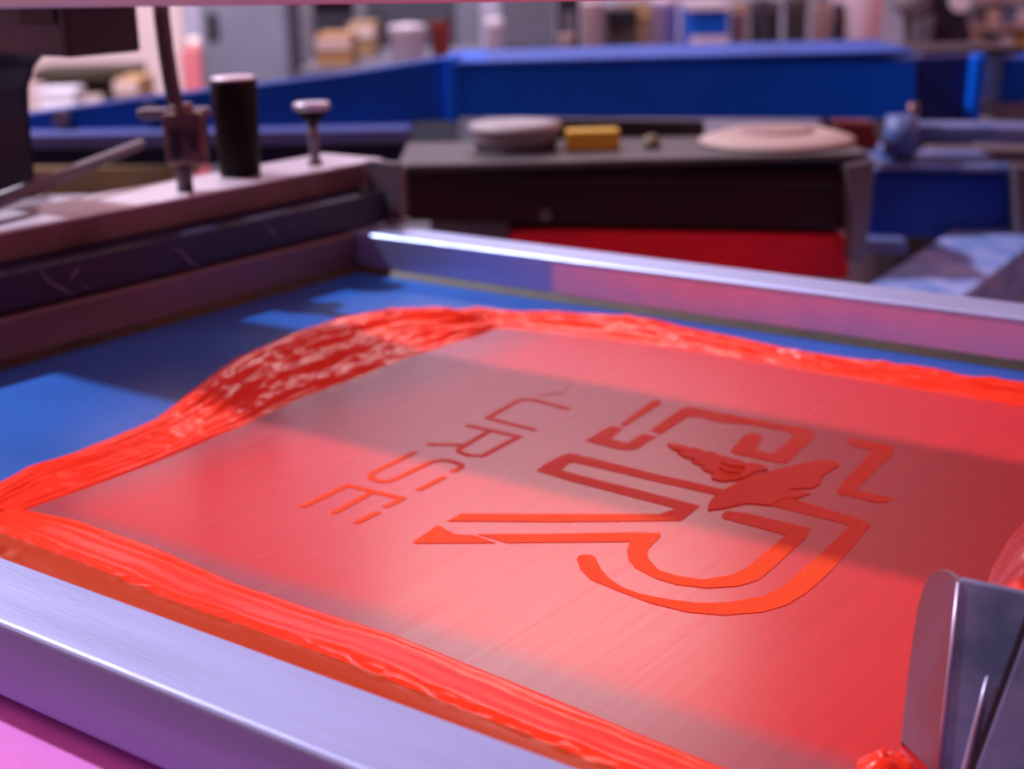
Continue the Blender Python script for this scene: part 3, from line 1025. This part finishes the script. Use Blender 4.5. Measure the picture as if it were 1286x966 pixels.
def bench_box(name, px0, px1, py, m, label, cat, D=None, depth=0.25, group=None, detail=None, base=None):
    """a box standing on the bench with its front at distance D"""
    D = D or D5 + 0.1
    base = zb if base is None else base
    z1_ = onv((px0 + px1) / 2, py, D).z
    ua_, ub_ = [(onv(x, py, D) - CAM).dot(r0) for x in (px0, px1)]
    t = new_thing(name, vframe((ua_ + ub_) / 2, D + depth / 2, base), label, cat, group, rz=YAW)
    B().box(vframe((ua_ + ub_) / 2, D + depth / 2, (base + z1_) / 2), (ub_ - ua_, depth, z1_ - base), rz=YAW, bevel=0.004).build('body', m, t)
    return t, (ua_ + ub_) / 2, D, base, z1_, ub_ - ua_


def bench_lathe(name, pxc, wpx, py, m, label, cat, D=None, taper=0.92, group=None, lid=None):
    D = D or D5 + 0.15
    z1_ = onv(pxc, py, D).z
    r = wpx * D / F_PX / 2
    u_c = (onv(pxc, py, D) - CAM).dot(r0)
    base = vframe(u_c, D + r, zb)
    t = new_thing(name, base, label, cat, group)
    h = z1_ - zb
    B().lathe(base, [(r * taper, 0), (r, h * 0.93), (r * 1.05, h * 0.94), (r * 1.05, h), (r * 0.9, h)]).build('body', m, t)
    if lid:
        B().lathe(base + Vector((0, 0, h)), [(r * 1.06, 0), (r * 1.06, 0.012), (r * 0.2, 0.02)]).build('lid', lid, t)
    return t


# left: wooden bench against the cream wall
DB = 6.4
zt2 = onv(100, 86, DB).z
bn = thing_v('wooden_bench', 100, 84, DB, 'brown wooden bench before the cream wall at upper left', 'bench')
ua, ub = [(onv(x, 84, DB) - CAM).dot(r0) for x in (40, 166)]
B().box(vframe((ua + ub) / 2, DB + 0.12, zt2 - 0.025), (ub - ua, 0.26, 0.05), rz=YAW, bevel=0.006).build('top', WOOD, bn)
B().box(vframe((ua + ub) / 2 - 0.04, DB + 0.05, zt2 - 0.08), ((ub - ua) * 0.5, 0.04, 0.06), rz=YAW, bevel=0.004).build('apron', WOOD, bn)
for uu in (ua + 0.02, ub - 0.16):
    for vv_ in (0.05, 0.20):
        B().box(vframe(uu + 0.05, DB + vv_, (FZ + zt2 - 0.05) / 2), (0.07, 0.05, zt2 - 0.05 - FZ), rz=YAW).build('leg', WOOD, bn)


def floor_box(name, px0, px1, py, m, label, cat, D, depth=0.3, group=None, parent=None):
    z1_ = onv((px0 + px1) / 2, py, D).z
    ua_, ub_ = [(onv(x, py, D) - CAM).dot(r0) for x in (px0, px1)]
    t = new_thing(name, vframe((ua_ + ub_) / 2, D + depth / 2, FZ), label, cat, group, rz=YAW)
    B().box(vframe((ua_ + ub_) / 2, D + depth / 2, (FZ + z1_) / 2), (ub_ - ua_, depth, z1_ - FZ), rz=YAW, bevel=0.005).build('body', m, t)
    return t, (ua_ + ub_) / 2, D, z1_, ub_ - ua_


t, uc, d_, z_, w_ = floor_box('storage_crate', 48, 92, 119, WHITE, 'pale lilac crate on the floor before the wooden bench', 'crate', DB - 0.20, 0.16)
B().box(vframe(uc, d_ + 0.08, z_ + 0.01), (w_ * 1.04, 0.17, 0.02), rz=YAW).build('lid', WHITE, t)
t, uc, d_, z_, w_ = floor_box('cardboard_carton', 142, 172, 100, CARD, 'tan carton on the floor at the right end of the wooden bench', 'box', DB - 0.36)
B().box(vframe(uc, d_ - 0.003, z_ - 0.03), (w_, 0.004, 0.05), rz=YAW).build('tape', CREAM, t)
t, uc, d_, z_, w_ = floor_box('red_canister', 226, 250, 62, mat('pinkish_red_plastic', (0.5, 0.12, 0.14), rough=0.5), 'pinkish red canister left of the grey cabinet', 'canister', 7.6)
B().cyl(vframe(uc, d_ + 0.12, z_), vframe(uc, d_ + 0.12, z_ + 0.05), 0.03, n=12).build('cap', CREAM, t)

# grey cabinet
t, uc, d_, z_, w_ = floor_box('steel_cabinet', 244, 354, -60, LGREY, 'tall pale grey steel cabinet with a dark handle slot', 'cabinet', 6.9, 0.5)
B().box(vframe(uc, d_ - 0.006, (z_ + FZ) / 2), (w_ * 0.94, 0.012, (z_ - FZ) * 0.97), rz=YAW, bevel=0.003).build('door', LGREY, t)
zz1, zz0 = onv(268, 16, 6.9).z, onv(268, 44, 6.9).z
uu = (onv(268, 30, 6.9) - CAM).dot(r0)
B().box(vframe(uu, d_ - 0.02, (zz0 + zz1) / 2), (0.05, 0.03, zz1 - zz0), rz=YAW, bevel=0.004).build('handle', DARK, t)
# dark doorway and posts
t, uc, d_, z_, w_ = floor_box('dark_shelf_unit', 355, 440, -60, DARK, 'dark shelving unit between the grey cabinet and the tan cartons', 'shelf', 7.55, 0.4)
for zz_ in (-0.5, 0.0, 0.5):
    B().box(vframe(uc, d_ - 0.02, zz_), (w_, 0.05, 0.03), rz=YAW).build('shelf', GREY, t)
for (x0_, x1_, lab) in ((370, 386, 'grey steel post beside the tall grey cabinet'), (440, 456, 'grey steel post beside the tan cartons'), (570, 600, 'pale grey steel post right of the dark panel')):
    t, uc, d_, z_, w_ = floor_box('steel_post', x0_, x1_, -80, GREY if x0_ < 500 else LGREY, lab, 'post', 6.6, 0.08)
    B().box(vframe(uc, d_ + 0.04, FZ + 0.01), (w_ * 2, 0.16, 0.02), rz=YAW).build('base_plate', GREY, t)
t, uc, d_, z_, w_ = floor_box('room_divider', 456, 570, -60, mat('charcoal_panel', (0.035, 0.035, 0.05), rough=0.6), 'charcoal partition behind the white bucket', 'partition', 6.9, 0.06)
B().box(vframe(uc, d_ - 0.004, z_ - 0.02), (w_, 0.01, 0.04), rz=YAW).build('trim', GREY, t)

t, *_ = bench_box('cardboard_carton', 396, 440, 44, CARD, 'tan cardboard carton at the left end of the grey workbench', 'box')
B().box(vframe(_[0], _[1] - 0.003, _[3] - 0.03), (_[4] * 0.98, 0.004, 0.04), rz=YAW).build('tape', CREAM, t)
t, *_ = bench_box('cardboard_carton', 436, 470, 30, mat('brown_cardboard', (0.32, 0.20, 0.10), rough=0.8), 'brown cardboard carton beside the tan one on the workbench', 'box', D5 + 0.5)
B().box(vframe(_[0], _[1] - 0.003, _[3] - 0.03), (_[4] * 0.98, 0.004, 0.04), rz=YAW).build('tape', CREAM, t)
bench_lathe('white_bucket', 510, 44, 38, WHITE, 'white plastic bucket on the workbench in front of the charcoal panel', 'bucket', D=D5 + 0.05, lid=WHITE)
bench_lathe('red_bottle', 552, 24, 28, REDP, 'dull red bottle right of the white bucket', 'bottle', lid=DARK)
t = bench_lathe('white_spool', 621, 22, 30, WHITE, 'small white round jar before the grey board', 'jar', lid=WHITE)
t, *_ = bench_box('grey_board', 626, 696, -40, LGREY, 'upright pale grey board on the workbench behind the blue beam', 'board', D5 + 0.55, 0.05)
B().box(vframe(_[0], _[1] - 0.004, zb + 0.05), (_[4] * 0.98, 0.008, 0.06), rz=YAW).build('trim', LGREY, t)
t, *_ = bench_box('machine_head', 700, 728, -20, DARK, 'dark upright machine head right of the grey board', 'machine', D5 + 0.5, 0.2)
B().box(vframe(_[0], _[1] - 0.01, _[3] - 0.15), (_[4] * 0.5, 0.02, 0.1), rz=YAW).build('cover', GREY, t)
bench_lathe('white_jug', 712, 18, 44, CREAM, 'little pinkish white pot before the dark machine head', 'pot', D=D5 + 0.02)
bench_lathe('white_bottle', 745, 28, 2, mat('ivory_plastic', (0.75, 0.62, 0.64), rough=0.5), 'tall ivory bottle on the workbench left of the dark bin', 'bottle')
t, *_ = bench_box('dark_bin', 762, 800, 12, mat('brown_black_plastic', (0.06, 0.045, 0.04), rough=0.6), 'dark brown bin right of the tall ivory bottle', 'bin', D5 + 0.3)
B().box(vframe(_[0], _[1] - 0.006, _[3] - 0.02), (_[4] * 1.03, 0.02, 0.04), rz=YAW).build('rim', DARK, t)
t, *_ = bench_box('cardboard_carton', 780, 818, 6, mat('umber_cardboard', (0.24, 0.13, 0.08), rough=0.8), 'umber cardboard carton behind the dark bin', 'box', D5 + 0.64)
B().box(vframe(_[0], _[1] - 0.003, _[3] - 0.03), (_[4] * 0.98, 0.004, 0.04), rz=YAW).build('tape', CARD, t)
bench_lathe('lilac_container', 836, 32, 4, mat('lilac_plastic', (0.52, 0.42, 0.70), rough=0.5), 'lilac white container left of the bright blue tub', 'container', taper=1.0, lid=WHITE)
t, *_ = bench_box('blue_tub', 866, 915, 12, BLUEP, 'bright blue tub with pale label and lid on the workbench', 'tub', D5 + 0.05)
B().box(vframe(_[0], _[1] + 0.1, _[3] + 0.012), (_[4] * 1.05, 0.28, 0.024), rz=YAW).build('lid', WHITE, t)
B().box(vframe(_[0], _[1] - 0.003, zb + 0.04), (_[4] * 0.98, 0.006, 0.07), rz=YAW).build('label', WHITE, t)
bench_lathe('beige_jar', 930, 22, 12, CREAM, 'beige jar right of the bright blue tub', 'jar', lid=CARD)
bench_lathe('pale_canister', 956, 24, 4, LGREY, 'pale grey canister right of the beige jar', 'canister', lid=LGREY)
t, *_ = bench_box('dark_bin', 968, 980, 2, DARK, 'narrow black bin between pale canisters on the workbench', 'bin', D5 + 0.2)
B().box(vframe(_[0], _[1] - 0.004, _[3] - 0.02), (_[4] * 1.1, 0.02, 0.03), rz=YAW).build('rim', GREY, t)
bench_lathe('grey_canister', 1003, 28, 0, GREY, 'dull grey canister right of the narrow black bin', 'canister', lid=GREY)
bench_lathe('beige_bottle', 1034, 22, 4, CREAM, 'beige bottle left of the large pinkish white sack', 'bottle', lid=LGREY)
bench_lathe('brown_bottle', 1054, 12, 10, WOOD, 'slim brown bottle before the pinkish white sack', 'bottle', lid=DARK)
sk = B()
uc = (onv(1088, 20, D5 + .1) - CAM).dot(r0)
cs = vframe(uc, D5 + 0.25, zb)


def sack(s, t_):
    a = s * 2 * math.pi
    w = 0.085 * (1 + 0.12 * math.sin(a * 3)) * (1.0 if t_ < 0.75 else 1.0 - 0.7 * (t_ - 0.75) / 0.25)
    w *= 0.9 + 0.2 * math.sin(t_ * math.pi)
    return cs + r0 * (w * math.cos(a)) + HV * (w * math.sin(a)) + Vector((0, 0, t_ * 0.28))


sk.grid(sack, 32, 14)
tag(sk.build('sack', mat('pinkish_white_sack', (0.92, 0.80, 0.98), rough=0.7)), 'large pinkish white sack standing on the workbench', 'sack')

# dark machine at the right
DM = 4.2
mb = thing_v('shop_machine', 1170, 60, DM, 'dark machine with a pale lever rising behind the right end of the blue beam', 'machine')
b = B()
vprism(b, [(1160, 70), (1156, 20), (1180, -20), (1212, -20), (1222, 62), (1215, 75)], DM, 0.2, 0.008)
b.build('body', mat('machine_black', (0.02, 0.016, 0.028), rough=0.4), mb)
b = B()
vprism(b, [(1128, 10), (1165, -10), (1172, 14), (1150, 24)], DM - 0.02, 0.12, 0.006)
b.build('head', GREY, mb)
b = B()
vprism(b, [(1146, 80), (1152, 26), (1176, 20), (1164, 80)], DM - 0.05, 0.05, 0.004)
b.build('lever', LGREY, mb)
c = onv(1207, 3, DM - 0.03)
B().cyl(c, c + HV * 0.03, 0.026, n=18).build('handwheel', WHITE, mb)
b = B()
zm = onv(1180, 72, DM).z
b.box(vframe((onv(1180, 60, DM) - CAM).dot(r0), DM + 0.1, (FZ + zm) / 2), (0.2, 0.25, zm - FZ), rz=YAW)
b.build('pedestal', DARK, mb)

# shelf of pale goods at the right edge
DS = 5.6
su = thing_v('goods_rack', 1260, 60, DS, 'pale rack at the far right edge with goods on its shelves', 'rack')
for py in (66, 34, -2):
    z_ = onv(1260, py, DS).z
    ua_, ub_ = [(onv(x, py, DS) - CAM).dot(r0) for x in (1212, 1330)]
    B().box(vframe((ua_ + ub_) / 2, DS + 0.15, z_), (ub_ - ua_, 0.34, 0.02), rz=YAW, bevel=0.002).build('shelf', mat('beige_shelf', (0.46, 0.36, 0.34), rough=0.6), su)
for x in (1214, 1328):
    u_ = (onv(x, 50, DS) - CAM).dot(r0)
    B().box(vframe(u_, DS + 0.32, -0.3), (0.03, 0.03, 1.4), rz=YAW).build('post', LGREY, su)
GM = [CREAM, LGREY, WHITE, CARD, GREY, CREAM, BLUE_G, WHITE]
GN = ['cream', 'pale grey', 'white', 'tan', 'dark grey', 'ivory', 'slate blue', 'bright white']
k = 0
for row, (pyb, pyt) in enumerate(((66, 42), (34, 8))):
    zs = onv(1260, pyb, DS).z + 0.0105
    for x0_, x1_ in ((1222, 1238), (1242, 1258), (1261, 1276), (1279, 1300)):
        z1_ = onv(1260, pyt + random.uniform(-2, 6), DS).z
        ua_, ub_ = [(onv(x, 50, DS) - CAM).dot(r0) for x in (x0_, x1_)]
        bx = B().box(vframe((ua_ + ub_) / 2, DS + 0.12, (zs + z1_) / 2), (ub_ - ua_, 0.18, z1_ - zs), rz=YAW, bevel=0.004).build('goods_box', GM[k])
        tag(bx, '%s small box on the %s shelf of the right rack, %s from its left' % (GN[k], ('lower', 'upper')[row], ('first', 'second', 'third', 'fourth')[k % 4]), 'box', 'boxes on the right rack')
        k += 1
